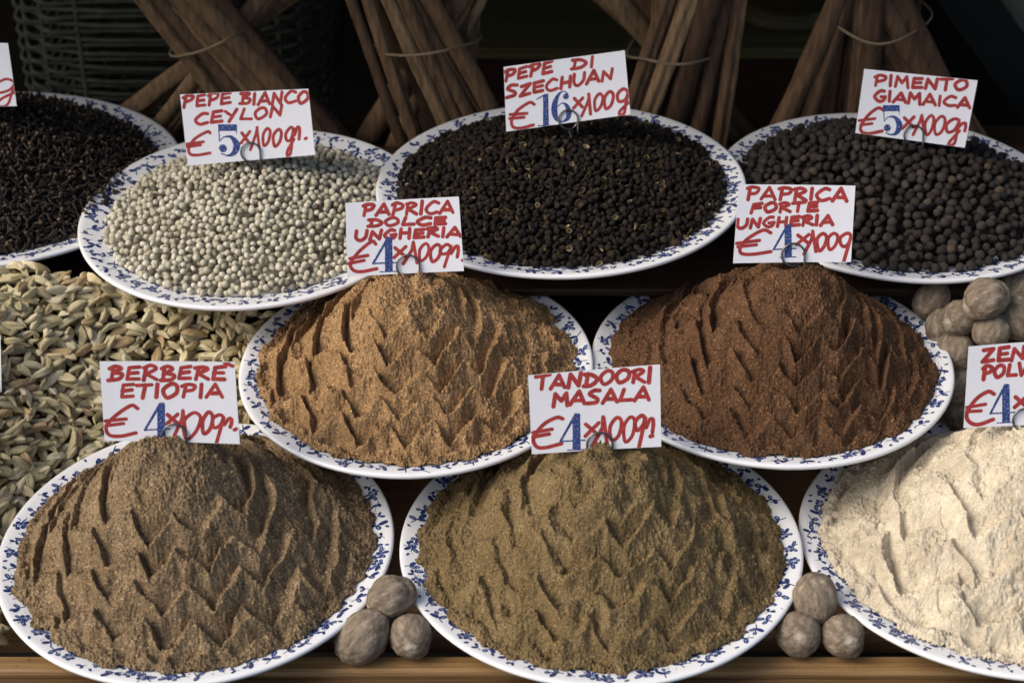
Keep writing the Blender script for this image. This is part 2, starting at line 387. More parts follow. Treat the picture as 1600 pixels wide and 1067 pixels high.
def make_plate(key, cx, cy, R, nx, ny, zr, label, seed):
    n = Vector((nx, ny, 1)).normalized(); a = Vector((0, 1, 0)).cross(n).normalized(); bb = n.cross(a)
    base = Vector((cx, cy, zr)) - n*.022
    M = Matrix((( a.x, bb.x, n.x, base.x), (a.y, bb.y, n.y, base.y), (a.z, bb.z, n.z, base.z), (0, 0, 0, 1)))
    PLATES[key] = dict(M=M, R=R)
    k = 256; rings = np.concatenate([PROF[1:], UNDER[:-1]])
    th = np.linspace(0, 2*PI, k, endpoint=False); V = [(0, 0, PROF[0, 1])]; F = []
    for r, z in rings: V += [(r*R*math.cos(t), r*R*math.sin(t), z) for t in th]
    V.append((0, 0, UNDER[-1, 1])); last = len(V)-1
    for q in range(k): F.append((0, 1+q, 1+(q+1)%k))
    for i in range(len(rings)-1):
        for q in range(k): F.append((1+i*k+q, 1+(i+1)*k+q, 1+(i+1)*k+(q+1)%k, 1+i*k+(q+1)%k))
    bs = 1+(len(rings)-1)*k
    for q in range(k): F.append((last, bs+(q+1)%k, bs+q))
    MI = [0]*len(F)
    rng = np.random.default_rng(seed); placed = []
    for tries, kinds, dmin in ((1200, (0, 1, 2), .0086), (900, (3,), .0082), (700, (4,), .0056)):
        for _ in range(tries):
            rr = R*(rng.uniform(.885, .952) if rng.random() < .7 else rng.uniform(.82, .885)) if kinds[0] != 4 else R*rng.uniform(.82, .975); t = rng.uniform(0, 2*PI)
            x, y = rr*math.cos(t), rr*math.sin(t)
            if any((x-q[0])**2+(y-q[1])**2 < (max(dmin, q[2])*(1 if kinds[0] == q[3] else .74))**2 for q in placed): continue
            placed.append((x, y, dmin, kinds[0])); rot = rng.uniform(0, 2*PI); s = rng.uniform(1.5, 1.8)*.001
            for poly, lev, mi in sprig(int(rng.choice(kinds)), rng):
                p = poly*s; c, s2 = math.cos(rot), math.sin(rot)
                u, v = p[:, 0]*c-p[:, 1]*s2, p[:, 0]*s2+p[:, 1]*c
                r_ = rr+v; tt = t+u/rr
                if r_.max() > R*.986: continue
                z = plate_z(r_/R)+.00005+lev*.00004+rng.uniform(0, .00002)
                b0 = len(V); V += list(zip(r_*np.cos(tt), r_*np.sin(tt), z)); F.append(tuple(range(b0, b0+len(p)))); MI.append(1+mi)
    V = np.array(V); 
    # make every printed polygon face up
    for i, f in enumerate(F):
        if MI[i]:
            p = V[list(f)]; ar = np.sum(p[:, 0]*np.roll(p[:, 1], -1)-np.roll(p[:, 0], -1)*p[:, 1])
            if ar < 0: F[i] = f[::-1]
    me = mesh_data('plate', V, F, [M_GLAZE, M_BLUE, M_PALEBLUE], MI, True)
    o = obj('plate', me, None, mat=M); tag(o, label, 'plate', 'blue and white floral plates'); return o

PL = [('clove', -0.3672, 1.0437, 0.1388, .0238, .0451, 0.0911, 'blue floral plate full of dark cloves at the left edge'),
      ('bianco', -.1683, .9736, .1129, -.020, -.0215, .10, 'blue floral plate under the white peppercorns'),
      ('szechuan', 0.0319, 0.9927, 0.1214, -.0200, .0179, 0.1111, 'blue floral plate under the black split pepper husks, in the top row'),
      ('pimento', .2533, 1.0021, .117, .025, .0128, .10, 'blue floral plate under the big grey allspice berries'),
      ('dolce', -.0576, .8495, .1066, -.0183, -.0234, .066, 'blue floral plate under the orange-brown paprika mound'),
      ('forte', .1568, .8548, .1086, -.009, .0136, .066, 'blue floral plate under the dark red-brown paprika mound'),
      ('berbere', -.1769, .736, .1105, -.0073, -.011, .022, 'blue floral plate under the greyish brown berbere mound, beside the cardamom'),
      ('tandoori', .0497, .7367, .113, -.0145, .0044, .022, 'blue floral plate under the olive-brown mound between the two nutmeg trios'),
      ('zenzero', .2803, .7408, .1173, -.0302, .0457, .022, 'blue floral plate under the cream-coloured ginger powder')]
for i, p in enumerate(PL): make_plate(*p, seed=50+i)

# ------------------------------------------------------------------ powder mounds
def make_mound(key, mat, label, H, apex=(0, 0), re=.905, A=.0045, rows=8, cols=24, amp=.8, asym=.5, twist=0.0, ridge=.0012,
               rough=.00035, crumb=900, crumb_r=(.0004, .0012), lumps=.0012, top_fade=.22, fade=None, seed=0, flat=.3, blunt=1.07, wall=.26):
    R = PLATES[key]['R']; M = PLATES[key]['M']; Re = R*re; dx = .00046
    n = int(2*(Re*1.04)/dx)+1; ax = (np.arange(n)-n/2)*dx; X, Y = np.meshgrid(ax, ax)
    g = lambda lo, hi, s, sl=1.0: noise2((n, n), lo, hi, seed*100+s, sl, dx)
    r = np.hypot(X, Y)/Re
    for _ in range(4):                     # let the cone lean toward its apex
        k = np.clip(1-r, 0, 1); r = np.hypot(X-apex[0]*k, Y-apex[1]*k)/Re
    phi = np.arctan2(X-apex[0]*np.clip(1-r, 0, 1), -(Y-apex[1]*np.clip(1-r, 0, 1)))
    r_w = r*(1+.012*g(.008, .06, 1))
    z_edge = plate_z(np.array([re]))[0]+.0005
    e = np.sqrt(r_w**2+flat**2)-flat; e1 = math.sqrt(1+flat**2)-flat
    z = z_edge + H*np.clip(1-(e/e1), -.3, 1)**blunt*np.where(e < e1, 1, 0) - np.where(e >= e1, (e-e1)*.05, 0)
    z = z + .0014*np.clip((1-r_w)/.08, 0, 1)
    # pressed zigzag tiers
    v = cols/(2*PI)*(.72*1.25*r*np.sin(phi) + .28*phi*np.clip(r, .12, 1)**.62) + twist*(1-r) + .05*g(.015, .06, 2); fr = v-np.floor(v)
    t = np.where(fr < asym, fr/asym, (1-fr)/(1-asym))
    wv = rows*(1-r_w) - amp*(t-.5) + .05*g(.015, .06, 3)+.02*g(.0015, .006, 33)
    cell = np.floor(wv); saw = wv-cell
    rr = np.random.default_rng(seed+5); hsh = rr.uniform(.78, 1.15, 4096)
    ca = hsh[(cell.astype(int)*131 + np.floor(v+.5).astype(int)*17) % 4096]
    mask = np.clip((r-top_fade)/.15, 0, 1)*np.clip((.97-r)/.06, 0, 1)
    if fade is not None: mask = mask*fade(phi, r, X/Re, Y/Re)
    mask = mask*np.clip(1.0+.2*g(.025, .08, 4), .35, 1.2)
    # sharp drop just above each zigzag edge, then a slope that climbs back to the next tier
    drop = np.where(saw < wall, saw/wall, 1-(np.clip(saw-wall, 0, 1)/(1-wall))**1.15)
    z = z - A*ca*mask*drop + ridge*mask*(t-.5)*2
    z = z + lumps*g(.008, .04, 6, 1.6)*np.clip((1.02-r)/.1, 0, 1)*(.35+.65*(1-mask)) + rough*g(.0009, .006, 7, .7)*(.55+.6*(mask < .5)+.5*(g(.01, .05, 8) > .2))
    for i in range(crumb):                 # loose crumbs
        cr = rr.uniform(*crumb_r)*(1 if rr.random() < .9 else 1.8); q = rr.integers(8, n-8, 2); wn = int(cr/dx)+1
        i0, j0 = q; 
        if r[i0, j0] > .97: continue
        if rr.random() < mask[i0, j0]*.75: continue
        sl = (slice(max(0, i0-wn), i0+wn+1), slice(max(0, j0-wn), j0+wn+1))
        d2 = (X[sl]-X[i0, j0])**2+(Y[sl]-Y[i0, j0])**2; hgt = np.sqrt(np.clip(cr*cr-d2, 0, None))
        zz = z[i0, j0]+hgt-.25*cr; z[sl] = np.where(d2 < cr*cr, np.maximum(z[sl], zz), z[sl])
    z = z + rr.normal(0, .00009, z.shape)
    zp = plate_z(np.hypot(X, Y)/R); keep = z > zp-.0012
    keep &= np.hypot(X, Y) < R*.97
    idx = -np.ones(n*n, np.int64); ok = keep[:-1, :-1]&keep[1:, :-1]&keep[:-1, 1:]&keep[1:, 1:]
    I, J = np.nonzero(ok); q0 = I*n+J; Fq = np.stack([q0, q0+1, q0+n+1, q0+n], 1)
    used = np.unique(Fq); idx[used] = np.arange(len(used)); V = np.stack([X.ravel(), Y.ravel(), z.ravel()], 1)[used]
    V, Fq = V, idx[Fq]; iv, if_ = ico(1); Fl = [Fq]      # stray grains on the rim
    for _ in range(130):
        a_ = rr.uniform(0, 2*PI); q_ = min(.975, re+abs(rr.normal(0, .022))); c_ = rr.uniform(.00018, .00055)
        Fl.append(if_+len(V)); V = np.concatenate([V, iv*c_*rr.uniform(.7, 1.2, 3)+[q_*R*math.cos(a_), q_*R*math.sin(a_), plate_z(q_)+c_*.7]])
    me = mesh_data('spice_mound', V, Fl, [mat], None, True)
    o = obj('spice_mound', me, None, mat=M); tag(o, label, 'spice powder'); PLATES[key]['H'] = (apex, H+z_edge)
    return o

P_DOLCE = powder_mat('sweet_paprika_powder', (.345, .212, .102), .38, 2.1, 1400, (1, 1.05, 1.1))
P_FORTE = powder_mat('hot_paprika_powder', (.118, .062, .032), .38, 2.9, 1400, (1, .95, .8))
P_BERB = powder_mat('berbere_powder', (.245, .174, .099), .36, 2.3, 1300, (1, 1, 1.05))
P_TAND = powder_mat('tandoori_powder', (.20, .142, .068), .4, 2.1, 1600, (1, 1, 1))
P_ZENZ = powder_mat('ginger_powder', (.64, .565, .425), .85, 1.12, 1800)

make_mound('dolce', P_DOLCE, 'orange-brown powder mound pressed into zigzag tiers, on the left plate of the middle row', .058, (-.004, .004),
           A=.0102, rows=7.4, cols=19, amp=.68, asym=.68, wall=.40, twist=.8, ridge=.0022, rough=.00055, crumb=2200, seed=1, flat=.22, lumps=.0018,
           fade=lambda p, r, x, y: np.clip(1.15-.9*np.clip((x-.1)*1.4+(y+.1), 0, 1), .25, 1))
make_mound('forte', P_FORTE, 'dark red-brown powder mound with rows of pointed scales, right of the orange-brown mound', .063, (.014, .0),
           A=.0098, rows=7.6, cols=20, amp=.68, wall=.40, asym=.54, ridge=.0022, rough=.0004, crumb=1000, seed=2, flat=.22, lumps=.0012,
           fade=lambda p, r, x, y: np.clip(1.2-1.2*np.clip(-x-.15, 0, 1)-1.7*np.clip(x-.3, 0, 1), .22, 1))
make_mound('berbere', P_BERB, 'greyish brown powder mound with dented tiers, at the front left below the pale pods', .070, (-.012, .0),
           A=.0092, rows=7.0, cols=19, amp=.70, asym=.64, wall=.40, twist=.6, ridge=.0022, rough=.00052, crumb=1800, seed=3, flat=.22,
           fade=lambda p, r, x, y: np.clip(.95+.3*x-.3*np.clip(y, 0, 1)-1.2*np.clip(x-.35, 0, 1), .3, 1.05))
make_mound('tandoori', P_TAND, 'olive-brown powder mound with soft ridges, at the front centre', .064, (.002, .0),
           A=.0084, rows=7.2, cols=18, amp=.64, wall=.40, asym=.6, twist=-.5, ridge=.0024, rough=.00048, crumb=2000, seed=4, flat=.32, lumps=.0022,
           fade=lambda p, r, x, y: np.clip(.95-.6*np.clip(-x-.1, 0, 1)-1.3*np.clip(x-.3, 0, 1), .22, 1))
make_mound('zenzero', P_ZENZ, 'pale cream powder mound with crumbly lumps and smooth pressed facets, at the right edge', .066, (.010, .012), re=.90,
           A=.0088, rows=6.0, cols=15, amp=.66, asym=.66, wall=.40, ridge=.0024, rough=.00042, crumb=5200, crumb_r=(.0005, .0016), seed=5, flat=.22, lumps=.0016,
           fade=lambda p, r, x, y: np.clip(1.1-.8*np.clip(-x-.6, 0, 1), .35, 1.1))

# ------------------------------------------------------------------ whole spices heaped on plates
def heap(key, name, label, cat, r, H, re, variants, pick, mats, tries, apex=(0, 0), seed=1, layers=2.4, scale=(.88, 1.1), tintf=None, gap=.97):
    rng = np.random.default_rng(seed); R = PLATES[key]['R']; Re = R*re; M = PLATES[key]['M']
    def dome(x, y):
        rr = np.hypot(x-apex[0], y-apex[1])/Re; rr = np.maximum(rr*.55, np.hypot(x, y)/Re*1.0) if False else np.hypot(x-apex[0]*(1-np.hypot(x, y)/Re), y-apex[1]*(1-np.hypot(x, y)/Re))/Re
        return np.where(rr < 1, plate_z(np.array([re]))[0]+r*1.3+H*(1-np.clip(rr, 0, 1)**1.5), -1)
    def floor(x, y):
        return np.maximum(plate_z(np.hypot(x, y)/R), dome(x, y)-layers*2*r)
    P = deposit(tries, (-Re, Re, -Re, Re), floor, dome, r, rng, gap=gap)
    n_ = len(P); which = pick(rng, n_); rot = rand_rot(n_, rng); s = r*rng.uniform(*scale, n_)
    tint = rng.random(n_) if tintf is None else tintf(rng, n_)
    V, F, MI, T = scatter_mesh(variants, which, P, rot, s, tint)
    # packed core under the loose layers
    k = 48; th = np.linspace(0, 2*PI, k, endpoint=False); rs = np.linspace(0, .97, 14); CV = []; CF = []
    for q in rs:
        x, y = q*Re*np.cos(th), q*Re*np.sin(th); CV.append(np.stack([x, y, np.maximum(dome(x, y)-layers*2*r+.3*r, plate_z(np.hypot(x, y)/R)-.0005)], 1))
    CV = np.concatenate(CV)
    for i in range(len(rs)-1):
        for q in range(k):
            a_, b_, c_, d_ = i*k+q, i*k+(q+1)%k, (i+1)*k+(q+1)%k, (i+1)*k+q; CF += [(a_, c_, b_), (a_, d_, c_)]
    b0 = len(V); V = np.concatenate([V, CV]); F = np.concatenate([F, np.array(CF)+b0]); MI = np.concatenate([MI, np.zeros(len(CF), int)]); T = np.concatenate([T, np.full(len(CV), .1)])
    me = mesh_data(name, V, F, mats, MI, True, T); o = obj(name, me, None, mat=M)
    tag(o, label, cat, kind='stuff'); return o

def ball_variants(n_, sub, amt, freq, seed, squash=.08):
    o = []
    for i in range(n_):
        V, F = ico(sub); r = np.random.default_rng(seed+i); d = sphere_noise(V, seed+i, 9, freq)+.6*sphere_noise(V, seed+90+i, 12, freq*2.3)
        V2 = V*(1+amt*d)[:, None]*(1+r.normal(0, squash, 3)); o.append((V2, F, np.zeros(len(F), int)))
    return o
heap('bianco', 'white_peppercorns', 'heap of cream white peppercorns filling its plate', 'peppercorns', .00216, .025, .845, ball_variants(6, 2, .035, 3.2, 10), lambda g, n_: g.integers(0, 6, n_), [M_WPEP], 34000, (.0, .012), 3)
heap('pimento', 'allspice_berries', 'heap of round dark grey allspice berries filling its plate', 'allspice', .0030, .029, .875, ball_variants(6, 3, .03, 4.0, 30), lambda g, n_: g.integers(0, 6, n_), [M_ALLSP], 30000, (.0, .006), 4, scale=(.72, 1.12))

def husk_variants():
    o = ball_variants(4, 2, .13, 2.2, 60, .2)
    for i in range(6):                     # split husks: a wrinkled cup with a pale lining
        r = np.random.default_rng(80+i); nu, nv = 14, 7; cut = r.uniform(.52, .72)*PI; V = []; F = []; MI = []
        for lay in (1.0, .86):
            for a in range(nv+1):
                ph = PI-(cut)*a/nv if True else 0
                for b_ in range(nu):
                    t = 2*PI*b_/nu; wob = 1+.10*math.sin(2*t+i)+.06*math.sin(5*t+2*i+a)
                    V.append((lay*wob*math.sin(ph)*math.cos(t), lay*wob*math.sin(ph)*math.sin(t)*.8, lay*math.cos(ph)*1.05))
        o_ = nu*(nv+1)
        for a in range(nv):
            for b_ in range(nu):
                p, q, s, u = a*nu+b_, a*nu+(b_+1)%nu, (a+1)*nu+(b_+1)%nu, (a+1)*nu+b_
                F += [(p, q, s), (p, s, u)]; MI += [0, 0]; F += [(p+o_, s+o_, q+o_), (p+o_, u+o_, s+o_)]; MI += [1, 1]
        for b_ in range(nu):
            p, q = nv*nu+b_, nv*nu+(b_+1)%nu; F += [(p, q, q+o_), (p, q+o_, p+o_)]; MI += [1, 1]
        o.append((np.array(V)*1.05, np.array(F), np.array(MI)))
    return o
heap('szechuan', 'pepper_husks', 'heap of black split pepper husks filling its plate', 'pepper', .0021, .028, .885, husk_variants(), lambda g, n_: np.where(g.random(n_) < .45, g.integers(0, 4, n_), g.integers(4, 10, n_)), [M_SZH, M_SZIN], 44000, (.0, .004), 5, scale=(.8, 1.25), gap=.9)

def clove_variants():
    o = []
    for i in range(5):
        r = np.random.default_rng(120+i); L = r.uniform(2.3, 3.8); pts = np.array([(0, 0, -L/2), (.08*r.normal(), 0, -L/4), (.1*r.normal(), .1*r.normal(), 0), (0, 0, L/4), (0, 0, L/2)])
        V, F = tube_np(pts, [.28, .42, .5, .62, .72], 7); F3 = []
        for f in F:
            for q in range(1, len(f)-1): F3.append((f[0], f[q], f[q+1]))
        MI = [0]*len(F3); V = list(map(tuple, V)); iv, if_ = ico(1); b0 = len(V)
        V += [tuple(p) for p in iv*.88*np.array([1, 1, .85])+[0, 0, L/2+.45]]; F3 += [tuple(f+b0) for f in if_]; MI += [1]*len(if_)
        for q in range(4):                 # calyx prongs
            a = q*PI/2+.3; c, s = math.cos(a), math.sin(a); b0 = len(V)
            V += [(.55*c-.3*s, .55*s+.3*c, L/2-.15), (.55*c+.3*s, .55*s-.3*c, L/2-.15), (1.25*c, 1.25*s, L/2+.55), (.3*c, .3*s, L/2-.1)]
            F3 += [(b0, b0+1, b0+2), (b0, b0+2, b0+3), (b0+1, b0+3, b0+2)]; MI += [0]*3
        o.append((np.array(V), np.array(F3), np.array(MI)))
    return o
def clove_rot(): pass
heap('clove', 'cloves', 'heap of dark brown dried cloves filling the plate at the left edge', 'cloves', .0016, .048, .875, clove_variants(), lambda g, n_: g.integers(0, 5, n_), [M_CLOVE, M_CLOVEHEAD], 60000, (.0, .006), 6, scale=(.8, 1.15), gap=1.0)

# ------------------------------------------------------------------ nutmegs
def nutmeg_mesh(i):
    V, F = ico(5); r = np.random.default_rng(300+i); th = np.arctan2(V[:, 1], V[:, 0]); zz = V[:, 2]
    L = r.uniform(1.12, 1.26) if i % 3 else r.uniform(1.04, 1.1)
    wob = th + .35*np.sin(3*zz+i)+.25*sphere_noise(V, 400+i, 10, 5)
    gr = np.zeros(len(V))
    for k, a in ((9, .5), (14, .7), (23, .6)): gr += a*np.abs(np.sin(k*wob/2+r.uniform(0, 6)+1.3*sphere_noise(V, 420+i+k, 10, 6)))
    gr = gr/1.8; pole = np.clip(1-np.hypot(V[:, 0], V[:, 1]), 0, 1)
    d = .045*(gr-.6)*(1-pole**4) + .030*sphere_noise(V, 340+i, 8, 2.2) + .010*sphere_noise(V, 360+i, 20, 11)
    d -= .03*np.exp(-((np.hypot(V[:, 0], V[:, 1])-.20)/.10)**2)*(zz < 0)
    d -= .035*np.exp(-(np.hypot(V[:, 0]-.42, V[:, 1]-.05)/.12)**2)*(zz < 0)
    V2 = V*(1+d)[:, None]; V2[:, 2] *= L; V2[:, :2] *= (1-.06*np.clip(zz, 0, 1))[:, None]
    V2 = V2*.0122; V2[:, 2] *= .0135/(.0122*L) if False else 1
    return mesh_data('nutmeg', V2, F, [M_NUT], None, True)
NUTM = [nutmeg_mesh(i) for i in range(5)]
def nutmeg(px, py, rad, z, aim, label, group, k, s=1.0):
    """px, py, z: where its middle lies; aim: where its scar points (x right, y away, z up)"""
    o = obj('nutmeg', NUTM[k % 5], None); p = at_z(px, py, z); o.location = p
    q = (-Vector(aim)).to_track_quat('Z', 'Y'); o.rotation_mode = 'QUATERNION'; o.rotation_quaternion = q
    o.scale = (s,)*3; tag(o, label, 'nutmeg', group); return o
G1 = 'nutmegs stacked at the front between the plates'
nutmeg(610, 933, 36, .0235, (-.75, -.35, -.15), 'upper nutmeg of the trio between the greyish brown and the olive-brown mound', G1, 1, .98)
nutmeg(567, 996, 40, .0120, (-.65, -.5, -.55), 'wrinkled nutmeg lying sideways, lower left of the trio beside the greyish brown mound', G1, 2, 1.06)
nutmeg(643, 993, 36, .0116, (-.02, -.8, .20), 'nutmeg with its pale scar facing the viewer, lower right of the left trio', G1, 0, .98)
nutmeg(1274, 934, 36, .0235, (.1, -.3, -.9), 'upper nutmeg of the trio between the olive-brown and the cream mound', G1, 4, 1.0)
nutmeg(1247, 990, 36, .0118, (-.10, -.8, .55), 'pale nutmeg at the lower left of the right trio, its scar facing up', G1, 3, 1.0)
nutmeg(1318, 993, 35, .0116, (.1, -.8, .45), 'darker nutmeg at the lower right of the right trio, against the cream powder plate', G1, 0, .97)
G2 = 'nutmegs piled behind the ginger powder'
PILE = [(1540, 467, .100, (-.8, -.3, -.2), 'topmost nutmeg of the pile under the allspice plate, lying sideways', 1.10),
        (1500, 497, .082, (-.6, -.5, .1), 'nutmeg of the pile tucked below and left of the topmost one', .92),
        (1548, 516, .080, (-.3, -.6, -.6), 'ridged nutmeg of the pile directly above the ginger price card', 1.02),
        (1592, 497, .083, (.4, -.2, -.6), 'nutmeg of the pile cut by the right edge, right of the topmost one', 1.05),
        (1492, 548, .062, (.3, .5, .6), 'nutmeg of the pile beside the hot paprika plate, left of the ginger card corner', 1.05),
        (1472, 512, .070, (.2, .6, .6), 'shaded nutmeg of the pile peeping over the hot paprika plate rim', .9),
        (1497, 600, .042, (.5, .4, .4), 'nutmeg of the pile half hidden by the left edge of the ginger card', 1.05),
        (1502, 645, .024, (.2, .6, .5), 'lowest nutmeg of the pile, above the ginger plate rim', 1.0),
        (1455, 470, .078, (.4, .5, .3), 'dark nutmeg deep in the shade behind the hot paprika plate', .95),
        (1588, 452, .080, (.4, .5, .3), 'dark nutmeg at the right edge behind the topmost one of the pile', .95),
        (1570, 560, .058, (.4, .5, .3), 'nutmeg of the pile hidden behind the ginger card', 1.0),
        (1545, 610, .036, (.4, .5, .3), 'nutmeg low in the pile hidden behind the ginger card', 1.0)]
for i, (px, py, z, aim, lab, s) in enumerate(PILE): 
    if i < 10: nutmeg(px, py, 36, z, aim, lab, G2, i+1, s*.95)

# ------------------------------------------------------------------ cardamom pods
def pod_variant(i):
    r = np.random.default_rng(500+i); n_, k = 15, 36; L = r.uniform(.85, 1.15)
    u = np.linspace(0, 1, n_); rad = np.sin(PI*np.clip(u, .0, 1))**.62*(1-.28*u); rad = rad/rad.max()*.40*r.uniform(.75, 1.1)
    rad[0] = .03; rad[-1] = .035
    P = np.stack([(u-.5)*2.1*L, .12*r.normal()*np.sin(PI*u)*2.6, .08*r.normal()*np.sin(PI*u)*2], 1)
    a = np.linspace(0, 2*PI, k, endpoint=False); q0 = r.uniform(0, 6); rid = 1+.17*np.cos(3*a+q0)-.11*np.exp(-(((a+q0/3+.35) % (PI/3)-PI/6)/.13)**2)
    prof = np.stack([np.cos(a)*rid, np.sin(a)*rid*.85], 1); V, F = tube_np(P, rad, k, True, prof=prof)
    V = V*(1+.045*sphere_noise(V, 520+i, 10, 4)+.02*sphere_noise(V*[.4, 1, 1], 540+i, 14, 16))[:, None]; F3 = []
    for f in F:
        for q in range(1, len(f)-1): F3.append((f[0], f[q], f[q+1]))
    return V, np.array(F3), np.zeros(len(F3), int)
PODS = [pod_variant(i) for i in range(10)]
bc, bR = np.array([-.1769, .736]), .1105; dc, dR = np.array([-.0576, .8495]), .1066
def pod_top(x, y):
    db = np.hypot(x-bc[0], y-bc[1])-bR; dd = np.hypot(x-dc[0], y-dc[1])-dR
    z = np.clip(.115*(y-.655)/.25, .004, .090)
    z = np.minimum(z, .012+1.0*np.clip(db-.004, 0, 1)); z = np.minimum(z, .048+1.0*np.clip(dd, 0, 1))
    z = z+.004*np.sin(x*70+1)*np.sin(y*60)
    bad = (db < .004) | (x > -.132) | (y > .914) | ((y > .70) & (db < .006))
    return np.where(bad, -1, np.maximum(z, .007))
def pod_floor(x, y): return np.maximum(pod_top(x, y)-.022, 0)
rng = np.random.default_rng(41)
PP = deposit(44000, (-.56, -.13, .674, .914), pod_floor, pod_top, .0036, rng, .5, .74)
def look(n_, rng):
    """pods lie nearly flat on the slope"""
    yaw = rng.uniform(0, 2*PI, n_); pit = rng.normal(0, .38, n_); rol = rng.uniform(0, 2*PI, n_); o_ = []
    for a, b_, c in zip(yaw, pit, rol): o_.append(np.array((Matrix.Rotation(a, 3, 'Z') @ Matrix.Rotation(b_, 3, 'Y') @ Matrix.Rotation(c, 3, 'X'))))
    return np.array(o_)
RR = look(len(PP), rng); SC = .0071*rng.uniform(.72, 1.22, len(PP)); WH = rng.integers(0, 10, len(PP))
d = PP-CAM; dep = d@_f; PX = 800+FPX*d[:, 0]/dep; PY = 533.5-FPX*(d@_u)/dep
topd = pod_top(PP[:, 0], PP[:, 1])-PP[:, 2]
inb = (PX > -8) & (PX < 420) & (PY > 425) & (PY < 1010) & (topd < .0065) & ~((PX > 160) & (PX < 372) & (PY > 568) & (PY < 690))
inb &= ((PX-308)/300)**2+((PY-862)/182)**2 > 1
inb &= ~(((PX-396)/275)**2+((PY-338)/140)**2 < 1)
order = np.argsort(np.where(inb, dep, 99)); sel = order[:min(300, int(inb.sum()))]; rest = np.setdiff1d(np.arange(len(PP)), sel)
print('pods', len(PP), 'in view', inb.sum())
pod_mesh = {}
GL = 'loose pale green cardamom pods'
for q in sel:
    key = (int(WH[q]), int(rng.choice([0, 0, 0, 1, 1, 2, 2, 3, 4])))
    if key not in pod_mesh:
        V, F, MI = PODS[key[0]]; pod_mesh[key] = mesh_data('cardamom_pod', V, F, [M_CARD2[key[1]]], None, True)
        pod_mesh[key]
    # rotation and scale of the single pod
    Mx = Matrix.Translation(PP[q]) @ Matrix(RR[q].tolist()).to_4x4() @ Matrix.Scale(SC[q], 4)
    o = obj('cardamom_pod', pod_mesh[key], None, mat=Mx)
    tag(o, 'one of the loose pale green cardamom pods in the pile at the left', 'cardamom pod', GL)
tint = rng.random(len(rest))
V, F, MI, T = scatter_mesh(PODS, WH[rest], PP[rest], RR[rest], SC[rest], tint)
c0 = np.array([-.3, .8, 0]); me = mesh_data('cardamom_pile', V-c0, F, [M_CARD], MI, True, T); o = obj('cardamom_pile', me, None, c0)
tag(o, 'mass of pale green cardamom pods lying under and around the front pods at the left', 'cardamom', kind='stuff')

